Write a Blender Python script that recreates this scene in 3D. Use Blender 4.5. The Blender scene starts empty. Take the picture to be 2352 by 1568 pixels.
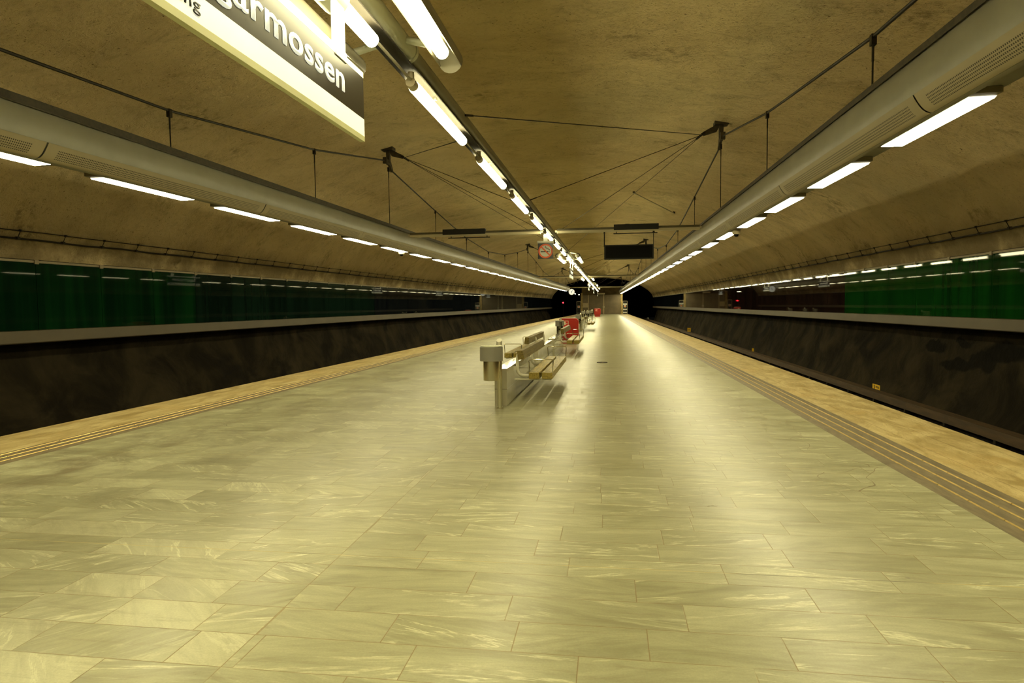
import bpy, bmesh, math, random
from mathutils import Vector, Matrix, noise
random.seed(11)
S = bpy.context.scene
COL = S.collection
PI = math.pi

# ------------------------------------------------------------------ helpers
class MB:
    """collects simple solids into ONE mesh"""
    def __init__(s):
        s.v = []; s.f = []; s.m = []; s.uv = {}
    def add(s, vs, fs, mi=0):
        o = len(s.v); s.v += [tuple(p) for p in vs]
        for f in fs:
            s.f.append([i + o for i in f]); s.m.append(mi)
        return s
    def box(s, x0, x1, y0, y1, z0, z1, mi=0):
        vs = [(x0,y0,z0),(x1,y0,z0),(x1,y1,z0),(x0,y1,z0),(x0,y0,z1),(x1,y0,z1),(x1,y1,z1),(x0,y1,z1)]
        return s.add(vs, [(0,3,2,1),(4,5,6,7),(0,1,5,4),(1,2,6,5),(2,3,7,6),(3,0,4,7)], mi)
    def tube(s, pts, r, n=10, mi=0, cap=True, r1=None):
        pts = [Vector(p) for p in pts]; k = len(pts)
        up = None; rings = []
        for i, p in enumerate(pts):
            if i == 0: d = pts[1] - p
            elif i == k-1: d = p - pts[i-1]
            else: d = (pts[i+1]-p).normalized() + (p-pts[i-1]).normalized()
            d.normalize()
            if up is None:
                up = Vector((0,0,1)) if abs(d.z) < .9 else Vector((1,0,0))
            a = d.cross(up).normalized(); b = a.cross(d).normalized(); up = b
            rr = r if r1 is None else r + (r1-r)*i/(k-1)
            rings.append([p + a*math.cos(2*PI*j/n)*rr + b*math.sin(2*PI*j/n)*rr for j in range(n)])
        vs = [q for g in rings for q in g]; fs = []
        for i in range(k-1):
            for j in range(n):
                fs.append((i*n+j, i*n+(j+1)%n, (i+1)*n+(j+1)%n, (i+1)*n+j))
        if cap:
            fs.append(tuple(range(n-1,-1,-1))); fs.append(tuple((k-1)*n+j for j in range(n)))
        return s.add(vs, fs, mi)
    def lathe(s, prof, n=24, c=(0,0,0), mi=0):
        """profile of (r,z) turned about the z axis through c"""
        k = len(prof); vs = []; fs = []
        for r, z in prof:
            for j in range(n):
                a = 2*PI*j/n; vs.append((c[0]+r*math.cos(a), c[1]+r*math.sin(a), c[2]+z))
        for i in range(k-1):
            for j in range(n):
                fs.append((i*n+j, i*n+(j+1)%n, (i+1)*n+(j+1)%n, (i+1)*n+j))
        if prof[0][0] > 1e-5: fs.append(tuple(range(n-1,-1,-1)))
        if prof[-1][0] > 1e-5: fs.append(tuple((k-1)*n+j for j in range(n)))
        return s.add(vs, fs, mi)
    def prism(s, poly, axis, a0, a1, mi=0):
        """2-D polygon pushed along an axis: 'y' poly=(x,z); 'x' poly=(y,z); 'z' poly=(x,y)"""
        def P(p, a):
            return (p[0],a,p[1]) if axis=='y' else (a,p[0],p[1]) if axis=='x' else (p[0],p[1],a)
        n = len(poly); vs = [P(p,a0) for p in poly]+[P(p,a1) for p in poly]
        fs = [tuple(range(n)), tuple(range(2*n-1,n-1,-1))]
        for i in range(n): fs.append((i, i+n, (i+1)%n+n, (i+1)%n))
        return s.add(vs, fs, mi)
    def sweep(s, prof, xf, ys, closed=True, zf=None, mi=0, caps=True):
        """cross-section (u,z) carried along Y; x = xf(y)+u"""
        n = len(prof); vs = []; fs = []
        for y in ys:
            x0 = xf(y); z0 = zf(y) if zf else 0
            vs += [(x0+u, y, z0+z) for u, z in prof]
        m = n if closed else n-1
        for i in range(len(ys)-1):
            for j in range(m):
                fs.append((i*n+j, i*n+(j+1)%n, (i+1)*n+(j+1)%n, (i+1)*n+j))
        if closed and caps:
            fs.append(tuple(range(n))); fs.append(tuple((len(ys)-1)*n+j for j in range(n-1,-1,-1)))
        return s.add(vs, fs, mi)
    def build(s, name, mats, parent=None, loc=(0,0,0), smooth=False, bevel=0, rotz=0):
        me = bpy.data.meshes.new(name)
        me.from_pydata(s.v, [], s.f); me.update()
        bm = bmesh.new(); bm.from_mesh(me); bmesh.ops.recalc_face_normals(bm, faces=bm.faces); bm.to_mesh(me); bm.free()
        if not isinstance(mats, (list,tuple)): mats = [mats]
        for m in mats: me.materials.append(m)
        for p, mi in zip(me.polygons, s.m): p.material_index = mi
        if smooth:
            for p in me.polygons: p.use_smooth = True
            try: me.set_sharp_from_angle(angle=math.radians(40))
            except Exception: pass
        o = bpy.data.objects.new(name, me); COL.objects.link(o)
        o.location = loc; o.rotation_euler[2] = rotz
        if parent: o.parent = parent
        if bevel:
            b = o.modifiers.new('bevel','BEVEL'); b.width = bevel; b.segments = 2; b.limit_method = 'ANGLE'; b.angle_limit = math.radians(50)
        return o

def thing(name, label, cat, loc=(0,0,0), rotz=0, group=None):
    o = bpy.data.objects.new(name, None); COL.objects.link(o)
    o.empty_display_size = .2; o.location = loc; o.rotation_euler[2] = rotz
    return tag(o, label, cat, group)
def tag(o, label, cat, group=None):
    o['label'] = label; o['category'] = cat
    if group: o['group'] = group
    return o
def struct(o):
    o['kind'] = 'structure'; return o
def dup(root, label, loc, rotz=None, group=None):
    def rec(o, par):
        c = o.copy(); COL.objects.link(c)
        if par: c.parent = par
        for ch in list(o.children): rec(ch, c)
        return c
    r = rec(root, None); r.location = loc
    if rotz is not None: r.rotation_euler[2] = rotz
    r['label'] = label
    if group: r['group'] = group
    return r
def rng(a, b, st):
    n = max(1, int(round((b-a)/st))); return [a+(b-a)*i/n for i in range(n+1)]
def lerp_tab(tab):
    def f(y):
        if y <= tab[0][0]: a, b = tab[0], tab[1]
        else:
            a, b = tab[-2], tab[-1]
            for i in range(len(tab)-1):
                if tab[i][0] <= y <= tab[i+1][0]: a, b = tab[i], tab[i+1]; break
        return a[1]+(b[1]-a[1])*(y-a[0])/(b[0]-a[0])
    return f

# ------------------------------------------------------------------ materials
class NT:
    def __init__(s, name):
        s.mat = bpy.data.materials.new(name); s.mat.use_nodes = True
        s.t = s.mat.node_tree; s.b = s.t.nodes['Principled BSDF']; s.out = s.t.nodes['Material Output']
    def n(s, typ, **k):
        nd = s.t.nodes.new(typ)
        for a, v in k.items(): setattr(nd, a, v)
        return nd
    def l(s, a, b): s.t.links.new(a, b)
    def val(s, sock, v):
        if hasattr(v, 'is_output') or isinstance(v, bpy.types.NodeSocket): s.l(v, sock)
        else: sock.default_value = v
    def math(s, op, a, b=0.0, c=0.0, clamp=False):
        nd = s.n('ShaderNodeMath', operation=op, use_clamp=clamp)
        s.val(nd.inputs[0], a); s.val(nd.inputs[1], b); s.val(nd.inputs[2], c)
        return nd.outputs[0]
    def mix(s, fac, a, b):
        nd = s.n('ShaderNodeMix', data_type='RGBA')
        s.val(nd.inputs[0], fac); s.val(nd.inputs[6], a if not isinstance(a, tuple) else (*a,1)[:4]); s.val(nd.inputs[7], b if not isinstance(b, tuple) else (*b,1)[:4])
        return nd.outputs[2]
    def ramp(s, x, a, b):
        nd = s.n('ShaderNodeMapRange', clamp=True); nd.interpolation_type = 'SMOOTHSTEP'
        s.val(nd.inputs[0], x); nd.inputs[1].default_value = a; nd.inputs[2].default_value = b
        return nd.outputs[0]
    def noise(s, vec, scale, detail=4, rough=.55, dist=0):
        nd = s.n('ShaderNodeTexNoise'); nd.inputs['Scale'].default_value = scale; nd.inputs['Detail'].default_value = detail
        nd.inputs['Roughness'].default_value = rough; nd.inputs['Distortion'].default_value = dist
        if vec is not None: s.l(vec, nd.inputs['Vector'])
        return nd.outputs[0]
    def xyz(s, x, y, z):
        nd = s.n('ShaderNodeCombineXYZ')
        for i, v in enumerate((x,y,z)): s.val(nd.inputs[i], v)
        return nd.outputs[0]
    def bump(s, h, strength, dist=.01):
        nd = s.n('ShaderNodeBump'); nd.inputs['Strength'].default_value = strength; nd.inputs['Distance'].default_value = dist
        s.l(h, nd.inputs['Height']); s.l(nd.outputs[0], s.b.inputs['Normal']); return nd
    def xsep(s, v):
        nd = s.n('ShaderNodeSeparateXYZ'); s.l(v, nd.inputs[0]); return nd.outputs[0]
    def set(s, **k):
        for a, v in k.items():
            s.val(s.b.inputs[a.replace('_',' ')], v if not (isinstance(v, tuple) and len(v)==3) else (*v,1))

def simple(name, col, rough=.5, metal=0., var=.18, scale=6, bump=.0, bscale=60, spec=.5, stretch=(1,1,1), coord='Object'):
    m = NT(name)
    tc = m.n('ShaderNodeTexCoord'); mp = m.n('ShaderNodeMapping'); mp.inputs['Scale'].default_value = stretch
    m.l(tc.outputs[coord], mp.inputs[0])
    f = m.noise(mp.outputs[0], scale, 5)
    a = tuple(c*(1-var) for c in col); b = tuple(min(1, c*(1+var)) for c in col)
    m.set(Base_Color=m.mix(m.ramp(f,.3,.7), a, b), Roughness=rough, Metallic=metal)
    m.b.inputs['Specular IOR Level'].default_value = spec
    if bump:
        m.bump(m.noise(mp.outputs[0], bscale, 3), bump, .01)
    return m.mat

LIGHT = (1.0, .90, .50)
def emitter(name, col, s):
    m = NT(name); m.t.nodes.remove(m.b)
    e = m.n('ShaderNodeEmission'); e.inputs[0].default_value = (*col,1); e.inputs[1].default_value = s
    m.l(e.outputs[0], m.out.inputs[0]); return m.mat
M = {}
M['lamp_duct'] = emitter('lit duct diffuser', LIGHT, 40.0)
M['lamp_rail'] = emitter('lit rail tube', LIGHT, 40.0)
M['lamp_side'] = emitter('lit side tube', LIGHT, 40.0)
_m = NT('lit lamp end cap')                                     # glowing but not sampled as a light of its own
_m.set(Base_Color=(.8,.8,.7), Emission_Color=(1,.95,.7), Emission_Strength=1.6); M['lamp_end'] = _m.mat
M['clock_face'] = emitter('lit clock dial', (1,.97,.72), .95)
M['red_signal'] = emitter('red signal lens', (1,.02,.03), 8)

def mat_floor():
    m = NT('grey green slate slabs')
    g = m.n('ShaderNodeNewGeometry'); sp = m.n('ShaderNodeSeparateXYZ'); m.l(g.outputs['Position'], sp.inputs[0])
    X, Y = sp.outputs[0], sp.outputs[1]
    side = m.math('LESS_THAN', X, -1.682)
    row = m.math('FLOOR', m.math('DIVIDE', m.math('ADD', Y, .0), .2828))
    key = m.math('ADD', row, m.math('MULTIPLY', side, 311.7))
    def wn(x, k):
        nd = m.n('ShaderNodeTexWhiteNoise', noise_dimensions='1D'); m.val(nd.inputs['W'], m.math('ADD', x, k)); return nd.outputs[0]
    w = m.math('ADD', m.math('MULTIPLY', wn(key, 3.1), .46), .46)
    u = m.math('ADD', m.math('DIVIDE', m.math('ADD', X, 1.682), w), m.math('MULTIPLY', m.math('ADD', wn(key, 9.7), .0), m.math('SUBTRACT', 7.0, m.math('MULTIPLY', side, .0))))
    cell = m.math('FLOOR', u); fu = m.math('FRACT', u)
    fv = m.math('FRACT', m.math('DIVIDE', Y, .2828))
    du = m.math('MULTIPLY', m.math('MINIMUM', fu, m.math('SUBTRACT', 1.0, fu)), w)
    dv = m.math('MULTIPLY', m.math('MINIMUM', fv, m.math('SUBTRACT', 1.0, fv)), .2828)
    dl = m.math('ABSOLUTE', m.math('ADD', X, 1.682))
    d = m.math('MINIMUM', m.math('MINIMUM', du, dv), dl)
    rj = m.noise(g.outputs['Position'], 2.3, 2)
    grout = m.math('MULTIPLY', m.math('SUBTRACT', 1.0, m.ramp(d, .0010, .0036)), m.ramp(rj, .22, .50))
    # wider movement joints across the platform
    ye = m.math('FRACT', m.math('DIVIDE', m.math('SUBTRACT', Y, 3.83-1.27), 2.545))
    de = m.math('MULTIPLY', m.math('ABSOLUTE', m.math('SUBTRACT', ye, .5)), 2.545)
    joint = m.math('MULTIPLY', m.math('SUBTRACT', 1.0, m.ramp(de, .002, .0055)), 1.0)
    # tile random
    tv = m.n('ShaderNodeTexWhiteNoise', noise_dimensions='2D'); m.l(m.xyz(cell, key, 0), tv.inputs['Vector'])
    tr = tv.outputs[0]; tcv = m.n('ShaderNodeSeparateXYZ'); m.l(tv.outputs[1], tcv.inputs[0])
    t2 = tcv.outputs[1]; t3 = tcv.outputs[2]
    # veins: rotate per slab, shift per slab
    ang = m.math('MULTIPLY', m.math('SUBTRACT', t2, .5), m.math('ADD', .5, m.math('MULTIPLY', side, 1.3)))
    ca = m.math('COSINE', ang); sa = m.math('SINE', ang)
    xr = m.math('SUBTRACT', m.math('MULTIPLY', X, ca), m.math('MULTIPLY', Y, sa))
    yr = m.math('ADD', m.math('MULTIPLY', X, sa), m.math('MULTIPLY', Y, ca))
    pv = m.xyz(m.math('ADD', m.math('MULTIPLY', xr, 1.1), m.math('MULTIPLY', t3, 40)), m.math('ADD', m.math('MULTIPLY', yr, 6.0), m.math('MULTIPLY', tr, 30)), 0)
    n1 = m.noise(pv, 1.6, 8, .70, .7)
    n2 = m.noise(m.xyz(m.math('ADD', m.math('MULTIPLY', xr, .55), m.math('MULTIPLY', tr, 50)), m.math('ADD', m.math('MULTIPLY', yr, 3.6), m.math('MULTIPLY', t2, 20)), 3), 1.3, 6, .62, .55)
    n4 = m.noise(m.xyz(m.math('ADD', m.math('MULTIPLY', xr, 2.5), m.math('MULTIPLY', t3, 30)), m.math('MULTIPLY', yr, 9), 5), 1.0, 3, .6)
    vein = m.math('MULTIPLY', m.math('SUBTRACT', 1.0, m.ramp(m.math('ABSOLUTE', m.math('SUBTRACT', n2, .5)), .0, .024)), m.ramp(n4, .40, .60))
    cloud = m.ramp(n1, .28, .74)
    a = m.mix(tr, (.250,.240,.138), (.315,.305,.182))
    b = m.mix(tr, (.405,.398,.240), (.490,.488,.305))
    base = m.mix(cloud, a, b)
    light_t = m.math('MULTIPLY', side, m.ramp(t2, .78, .90))
    base = m.mix(m.math('MULTIPLY', light_t, m.math('ADD', .05, m.math('MULTIPLY', n1, .75))), base, (.58,.57,.37))
    base = m.mix(m.math('MULTIPLY', vein, m.math('MULTIPLY', m.ramp(t3, .10, .60), .75)), base, (.74,.74,.50))
    grit = m.noise(g.outputs['Position'], 90, 3, .7)
    base = m.mix(m.math('MULTIPLY', m.math('SUBTRACT', grit, .30), .75), base, (.19,.185,.125))
    # worn, dirty lanes near the tactile strips
    dirt = m.noise(m.xyz(m.math('MULTIPLY', X, .9), m.math('MULTIPLY', Y, .6), 0), 1.8, 9, .76, .4)
    wear = m.math('MULTIPLY', m.ramp(dirt, .42, .68), m.math('ADD', m.math('MULTIPLY', m.ramp(X, -2.6, -5.6), .80), .10))
    base = m.mix(m.math('MULTIPLY', wear, .85), base, (.135,.105,.062))
    str_ = m.noise(m.xyz(m.math('MULTIPLY', X, 1.6), m.math('ADD', m.math('MULTIPLY', Y, 14), m.math('MULTIPLY', tr, 9)), 1), 1.2, 6, .7)
    base = m.mix(m.math('MULTIPLY', m.ramp(str_, .50, .72), .42), base, (.20,.17,.095))
    # hairline cracks on the right
    wp = m.n('ShaderNodeTexNoise'); wp.inputs['Scale'].default_value = 1.3; m.l(g.outputs['Position'], wp.inputs['Vector'])
    va = m.n('ShaderNodeVectorMath', operation='MULTIPLY_ADD'); m.l(wp.outputs[1], va.inputs[0]); va.inputs[1].default_value = (.9,.9,0); m.l(g.outputs['Position'], va.inputs[2])
    vo = m.n('ShaderNodeTexVoronoi', feature='DISTANCE_TO_EDGE'); vo.inputs['Scale'].default_value = .75; m.l(va.outputs[0], vo.inputs['Vector'])
    crack = m.math('MULTIPLY', m.math('SUBTRACT', 1.0, m.ramp(vo.outputs[0], .0004, .0026)), m.math('MULTIPLY', m.math('MULTIPLY', m.ramp(X, .5, 1.0), m.ramp(Y, 4.5, 5.5)), m.ramp(m.noise(g.outputs['Position'], .5, 2), .36, .48)))
    base = m.mix(m.math('MULTIPLY', grout, .85), base, (.22,.15,.05))
    jn = m.ramp(m.noise(g.outputs['Position'], 1.1, 2), .46, .58)
    base = m.mix(m.math('MULTIPLY', joint, .75), base, m.mix(jn, (.52,.42,.16), (.10,.08,.05)))
    base = m.mix(m.math('MULTIPLY', crack, .8), base, (.16,.10,.05))
    # chewing gum spots
    v2 = m.n('ShaderNodeTexVoronoi'); v2.inputs['Scale'].default_value = 1.6; m.l(g.outputs['Position'], v2.inputs['Vector'])
    spot = m.math('MULTIPLY', m.math('SUBTRACT', 1.0, m.ramp(v2.outputs[0], .018, .03)), .5)
    base = m.mix(spot, base, (.17,.15,.10))
    m.set(Base_Color=base)
    r = m.math('ADD', m.math('ADD', .24, m.math('MULTIPLY', n1, .10)), m.math('MULTIPLY', tr, .05))
    m.set(Roughness=r)
    m.b.inputs['Specular IOR Level'].default_value = .5
    hgt = m.math('SUBTRACT', m.math('ADD', m.math('MULTIPLY', n1, .25), m.math('MULTIPLY', grit, .10)), m.math('MAXIMUM', m.math('MULTIPLY', grout, .6), m.math('MULTIPLY', joint, .9)))
    bp = m.bump(hgt, .22, .006)
    # every slab lies at a very slightly different tilt
    tilt = m.n('ShaderNodeVectorMath', operation='MULTIPLY_ADD'); m.l(tv.outputs[1], tilt.inputs[0]); tilt.inputs[1].default_value = (.006,.014,0); tilt.inputs[2].default_value = (-.003,-.007,0)
    ad = m.n('ShaderNodeVectorMath', operation='ADD'); m.l(tilt.outputs[0], ad.inputs[0]); m.l(bp.outputs[0], ad.inputs[1])
    nm = m.n('ShaderNodeVectorMath', operation='NORMALIZE'); m.l(ad.outputs[0], nm.inputs[0]); m.l(nm.outputs[0], m.b.inputs['Normal'])
    return m.mat
M['floor'] = mat_floor()

def mat_coping():
    m = NT('yellow limestone coping')
    g = m.n('ShaderNodeNewGeometry'); sp = m.n('ShaderNodeSeparateXYZ'); m.l(g.outputs['Position'], sp.inputs[0])
    X, Y = sp.outputs[0], sp.outputs[1]
    n1 = m.noise(m.xyz(m.math('MULTIPLY', X, 3.0), m.math('MULTIPLY', Y, 1.2), 0), 1.6, 7, .62, .8)
    n2 = m.noise(g.outputs['Position'], 1.1, 5, .6)
    base = m.mix(m.ramp(n1, .3, .72), (.32,.235,.088), (.56,.455,.225))
    base = m.mix(m.math('MULTIPLY', m.ramp(n2, .5, .72), .6), base, (.47,.31,.10))
    n3 = m.noise(m.xyz(m.math('MULTIPLY', X, 4), Y, 9), 2.2, 6, .7, 1.4)
    base = m.mix(m.math('MULTIPLY', m.math('SUBTRACT', 1.0, m.ramp(m.math('ABSOLUTE', m.math('SUBTRACT', n3, .5)), 0, .02)), .45), base, (.22,.13,.05))
    # joints that run with the platform edge (edge drawn from the taper of the platform)
    e = m.math('SUBTRACT', m.math('SUBTRACT', 4.19, m.math('MULTIPLY', Y, .0137)), X)
    e2 = m.math('MODULO', m.math('ADD', e, 40.0), .325)
    dj = m.math('ABSOLUTE', m.math('SUBTRACT', e2, .1625))
    yj = m.math('ABSOLUTE', m.math('SUBTRACT', m.math('MODULO', m.math('ADD', Y, m.math('ADD', 40.0, m.math('MULTIPLY', m.math('FLOOR', m.math('DIVIDE', e, .325)), .77))), 1.9), .95))
    jm = m.math('SUBTRACT', 1.0, m.ramp(m.math('MINIMUM', dj, yj), .0015, .007))
    base = m.mix(m.math('MULTIPLY', jm, .6), base, (.17,.10,.04))
    m.set(Base_Color=base, Roughness=m.math('ADD', .38, m.math('MULTIPLY', n1, .2)))
    m.bump(n1, .25, .006)
    return m.mat
M['coping'] = mat_coping()

def mat_vault():
    m = NT('sprayed concrete vault')
    g = m.n('ShaderNodeNewGeometry'); P = g.outputs['Position']
    mp = m.n('ShaderNodeMapping'); mp.inputs['Scale'].default_value = (.75,1.0,1.0); m.l(P, mp.inputs[0]); Q = mp.outputs[0]
    big = m.noise(Q, .33, 6, .6, .5)
    mid = m.noise(Q, 1.1, 6, .62, .4)
    fine = m.noise(Q, 7, 6, .7)
    base = m.mix(m.ramp(big, .33, .68), (.60,.475,.265), (.74,.60,.35))
    base = m.mix(m.math('MULTIPLY', m.ramp(mid, .50, .78), .38), base, (.36,.285,.16))
    # dark soot patches, mostly speckled
    sp = m.n('ShaderNodeSeparateXYZ'); m.l(P, sp.inputs[0])
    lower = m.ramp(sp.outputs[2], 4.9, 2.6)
    m2 = m.noise(Q, .75, 3, .5, .3)
    soot = m.math('MULTIPLY', m.ramp(m2, .55, .72), m.ramp(fine, .42, .66))
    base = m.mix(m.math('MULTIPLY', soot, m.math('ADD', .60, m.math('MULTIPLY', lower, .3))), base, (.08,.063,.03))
    greenish = m.ramp(m.noise(P, .22, 3), .52, .70)
    base = m.mix(m.math('MULTIPLY', greenish, .35), base, (.44,.40,.24))
    wr = m.noise(Q, 2.6, 8, .72, .6)
    base = m.mix(m.math('MULTIPLY', m.ramp(wr, .50, .72), .38), base, (.24,.19,.10))
    pits = m.noise(Q, 22, 4, .65)
    base = m.mix(m.math('MULTIPLY', m.math('SUBTRACT', 1.0, m.ramp(pits, .30, .40)), m.math('MULTIPLY', m.ramp(mid, .38, .56), .85)), base, (.12,.09,.045))
    # darker in patches towards the foot of the vault
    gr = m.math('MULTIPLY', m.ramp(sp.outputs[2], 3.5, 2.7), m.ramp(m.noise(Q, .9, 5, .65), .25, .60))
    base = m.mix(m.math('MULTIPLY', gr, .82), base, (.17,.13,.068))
    m.set(Base_Color=base, Roughness=.92)
    m.b.inputs['Specular IOR Level'].default_value = .15
    pit = m.noise(Q, 26, 3, .6)
    h = m.math('ADD', m.math('ADD', m.math('MULTIPLY', mid, 1.6), m.math('ADD', m.math('MULTIPLY', fine, .60), m.math('MULTIPLY', wr, .9))), m.math('MULTIPLY', m.ramp(pit, .30, .42), .16))
    m.bump(h, .9, .08)
    return m.mat
M['vault'] = mat_vault()

def mat_rock():
    m = NT('dark sooty rock')
    g = m.n('ShaderNodeNewGeometry'); P = g.outputs['Position']
    n1 = m.noise(P, .7, 6, .6, .6); n2 = m.noise(P, 5, 6, .65)
    base = m.mix(m.ramp(n1, .34, .68), (.009,.007,.0038), (.040,.031,.016))
    hole = m.ramp(m.noise(P, .36, 3, .5, .8), .60, .66)
    base = m.mix(m.math('MULTIPLY', hole, .85), base, (.006,.005,.004))
    for cy, cz, ry, rz in ((15.5,.42,.85,.22), (16.3,.18,.7,.22), (17.2,-.02,.8,.16), (18.6,.38,.5,.16), (17.3,.50,.5,.10)):   # darkness of hollows painted onto the right rock face
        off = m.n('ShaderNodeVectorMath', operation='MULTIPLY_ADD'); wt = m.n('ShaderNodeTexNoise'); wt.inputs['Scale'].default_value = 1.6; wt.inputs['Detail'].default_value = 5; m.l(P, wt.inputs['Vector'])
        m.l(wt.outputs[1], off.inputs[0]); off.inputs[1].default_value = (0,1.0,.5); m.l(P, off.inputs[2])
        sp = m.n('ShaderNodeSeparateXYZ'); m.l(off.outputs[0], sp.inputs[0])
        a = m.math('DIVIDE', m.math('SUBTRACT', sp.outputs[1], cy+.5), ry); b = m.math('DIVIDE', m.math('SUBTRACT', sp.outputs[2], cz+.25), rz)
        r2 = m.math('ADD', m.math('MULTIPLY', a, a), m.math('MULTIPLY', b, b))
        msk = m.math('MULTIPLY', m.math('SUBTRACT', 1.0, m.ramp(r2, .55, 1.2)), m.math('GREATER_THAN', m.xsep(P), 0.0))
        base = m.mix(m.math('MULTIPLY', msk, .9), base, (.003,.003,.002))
    base = m.mix(m.math('MULTIPLY', n2, .5), base, (.012,.009,.005))
    m.set(Base_Color=base, Roughness=.95)
    m.b.inputs['Specular IOR Level'].default_value = .1
    m.bump(m.math('ADD', n1, m.math('MULTIPLY', n2, .4)), .8, .08)
    return m.mat
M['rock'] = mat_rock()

def mat_ballast():
    m = NT('dark track ballast')
    g = m.n('ShaderNodeNewGeometry')
    vo = m.n('ShaderNodeTexVoronoi'); vo.inputs['Scale'].default_value = 17; m.l(g.outputs['Position'], vo.inputs['Vector'])
    sp = m.n('ShaderNodeSeparateColor'); m.l(vo.outputs[1], sp.inputs[0])
    m.set(Base_Color=m.mix(sp.outputs[0], (.006,.004,.002), (.045,.028,.014)), Roughness=.9)
    m.bump(vo.outputs[0], 1.0, .05)
    return m.mat
M['ballast'] = mat_ballast()

def mat_perf():
    m = NT('perforated sheet')
    uv = m.n('ShaderNodeUVMap'); sp = m.n('ShaderNodeSeparateXYZ'); m.l(uv.outputs[0], sp.inputs[0])
    u, v = sp.outputs[0], sp.outputs[1]     # u across (m), v along (m)
    fu = m.math('ABSOLUTE', m.math('SUBTRACT', m.math('FRACT', m.math('DIVIDE', u, .026)), .5))
    fv = m.math('ABSOLUTE', m.math('SUBTRACT', m.math('FRACT', m.math('DIVIDE', v, .0225)), .5))
    inside = m.math('MULTIPLY', m.math('LESS_THAN', fu, .27), m.math('LESS_THAN', fv, .29))
    band = m.math('MULTIPLY', m.math('GREATER_THAN', u, .052), m.math('LESS_THAN', u, .182))
    vl = m.math('MULTIPLY', m.math('GREATER_THAN', v, .16), m.math('LESS_THAN', v, 4.32-.16))
    hole = m.math('MULTIPLY', inside, m.math('MULTIPLY', band, vl))
    f = m.noise(uv.outputs[0], 3, 4)
    m.set(Base_Color=m.mix(hole, m.mix(f, (.28,.235,.155), (.33,.28,.185)), (.03,.022,.01)), Roughness=.42)
    return m.mat
M['perf'] = mat_perf()

M['casing'] = simple('grey painted casing', (.235,.225,.175), .38, 0, .06, 3)
M['casing_in'] = simple('duct reflector', (.20,.17,.10), .4, .1, .08, 4)
M['tray'] = simple('dark cable tray', (.05,.042,.024), .6, .2, .3, 20)
M['pipe'] = simple('grey green enamel pipe', (.60,.61,.48), .35, 0, .05, 2)
M['pipe2'] = simple('grey luminaire housing', (.27,.25,.18), .38, 0, .06, 2)
M['trough'] = simple('brown reflector trough', (.022,.017,.009), .85, .0, .1, 4)
M['socket'] = simple('lamp socket', (.50,.43,.29), .4, 0, .05, 5)
M['white'] = simple('white enamel', (.78,.78,.70), .3, 0, .03, 5)
M['sign_white'] = simple('sign white band', (.90,.90,.84), .35, 0, .02, 3)
M['sign_black'] = simple('sign black band', (.028,.024,.017), .28, 0, .08, 4)
M['sign_frame'] = simple('sign lower lip', (.60,.60,.36), .35, 0, .04, 4)
M['ink'] = simple('black ink', (.015,.015,.012), .4, 0, .05, 8)
M['letter'] = simple('white lettering', (.88,.89,.82), .35, 0, .02, 8)
for _k, _e in (('sign_white', .42), ('letter', .62)):      # the station signs are backlit
    _b = M[_k].node_tree.nodes['Principled BSDF']
    _b.inputs['Emission Color'].default_value = (.98,1,.80,1); _b.inputs['Emission Strength'].default_value = _e
M['wire'] = simple('dark steel wire', (.022,.017,.009), .5, .5, .1, 20)
M['rod'] = simple('dark bronze rod', (.016,.012,.006), .5, .4, .1, 12)
M['iron'] = simple('weathered iron bracket', (.055,.044,.024), .6, .4, .25, 14)
M['beam'] = simple('beam paint', (.50,.44,.29), .4, 0, .05, 3)
M['beam_dk'] = simple('beam upper dark profile', (.10,.085,.05), .5, 0, .1, 3)  # darker upper half of the two-tone beam
M['black'] = simple('matt black housing', (.006,.0055,.004), .7, 0, .15, 6)
M['black_gl'] = simple('dark display glass', (.005,.005,.004), .5, 0, .1, 6, spec=.08)
M['steel'] = simple('polished steel', (.62,.58,.44), .16, 1, .04, 6, stretch=(1,1,.1))
M['chrome'] = simple('chrome tube', (.75,.73,.62), .12, 1, .02, 6)
M['brushed'] = simple('brushed steel', (.72,.69,.55), .38, .6, .04, 6)
M['grey_band'] = simple('grey enamel band', (.26,.245,.205), .4, 0, .05, 6)
M['white_tube'] = simple('cream enamel tube', (.72,.69,.54), .25, 0, .03, 6)
M['wood'] = simple('varnished oak', (.31,.235,.055), .40, 0, .35, 5, .1, 60, .25, stretch=(9,.5,9))
M['wood_back'] = simple('varnished oak backrest', (.185,.14,.038), .42, 0, .3, 5, .1, 60, .25, stretch=(9,.5,9))
M['red'] = simple('red glass fibre', (.42,.012,.002), .42, 0, .05, 4)
M['red_hi'] = simple('red sign', (.70,.03,.02), .35, 0, .03, 4)
M['sand'] = simple('cream sticker', (.80,.74,.55), .4, 0, .04, 8)
M['liner'] = simple('pale bin liner', (.75,.76,.60), .35, 0, .08, 30)
M['brass'] = simple('brass tactile rib', (.62,.46,.17), .38, .75, .15, 14)
M['tactile'] = simple('tactile stone band', (.165,.132,.080), .45, 0, .22, 5, .1, 40, stretch=(4,1,1), coord='Object')
M['ledge'] = simple('grey brown ledge cladding', (.085,.066,.036), .5, 0, .10, 1.3, coord='Object')
M['trim_metal'] = simple('anodised edge trim', (.20,.165,.10), .5, .6, .06, 5)
M['concrete'] = simple('tan concrete', (.42,.31,.12), .8, 0, .25, 2.2, .3, 20)
M['concrete_dk'] = simple('sooty brown concrete', (.10,.072,.032), .85, 0, .3, 1.2, .3, 20)
M['door'] = simple('brown steel door', (.20,.155,.09), .5, 0, .12, 1.4)
M['door_pale'] = simple('pale door plate', (.55,.44,.25), .5, 0, .06, 4)  # pale tone of the mullions and side plate
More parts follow.
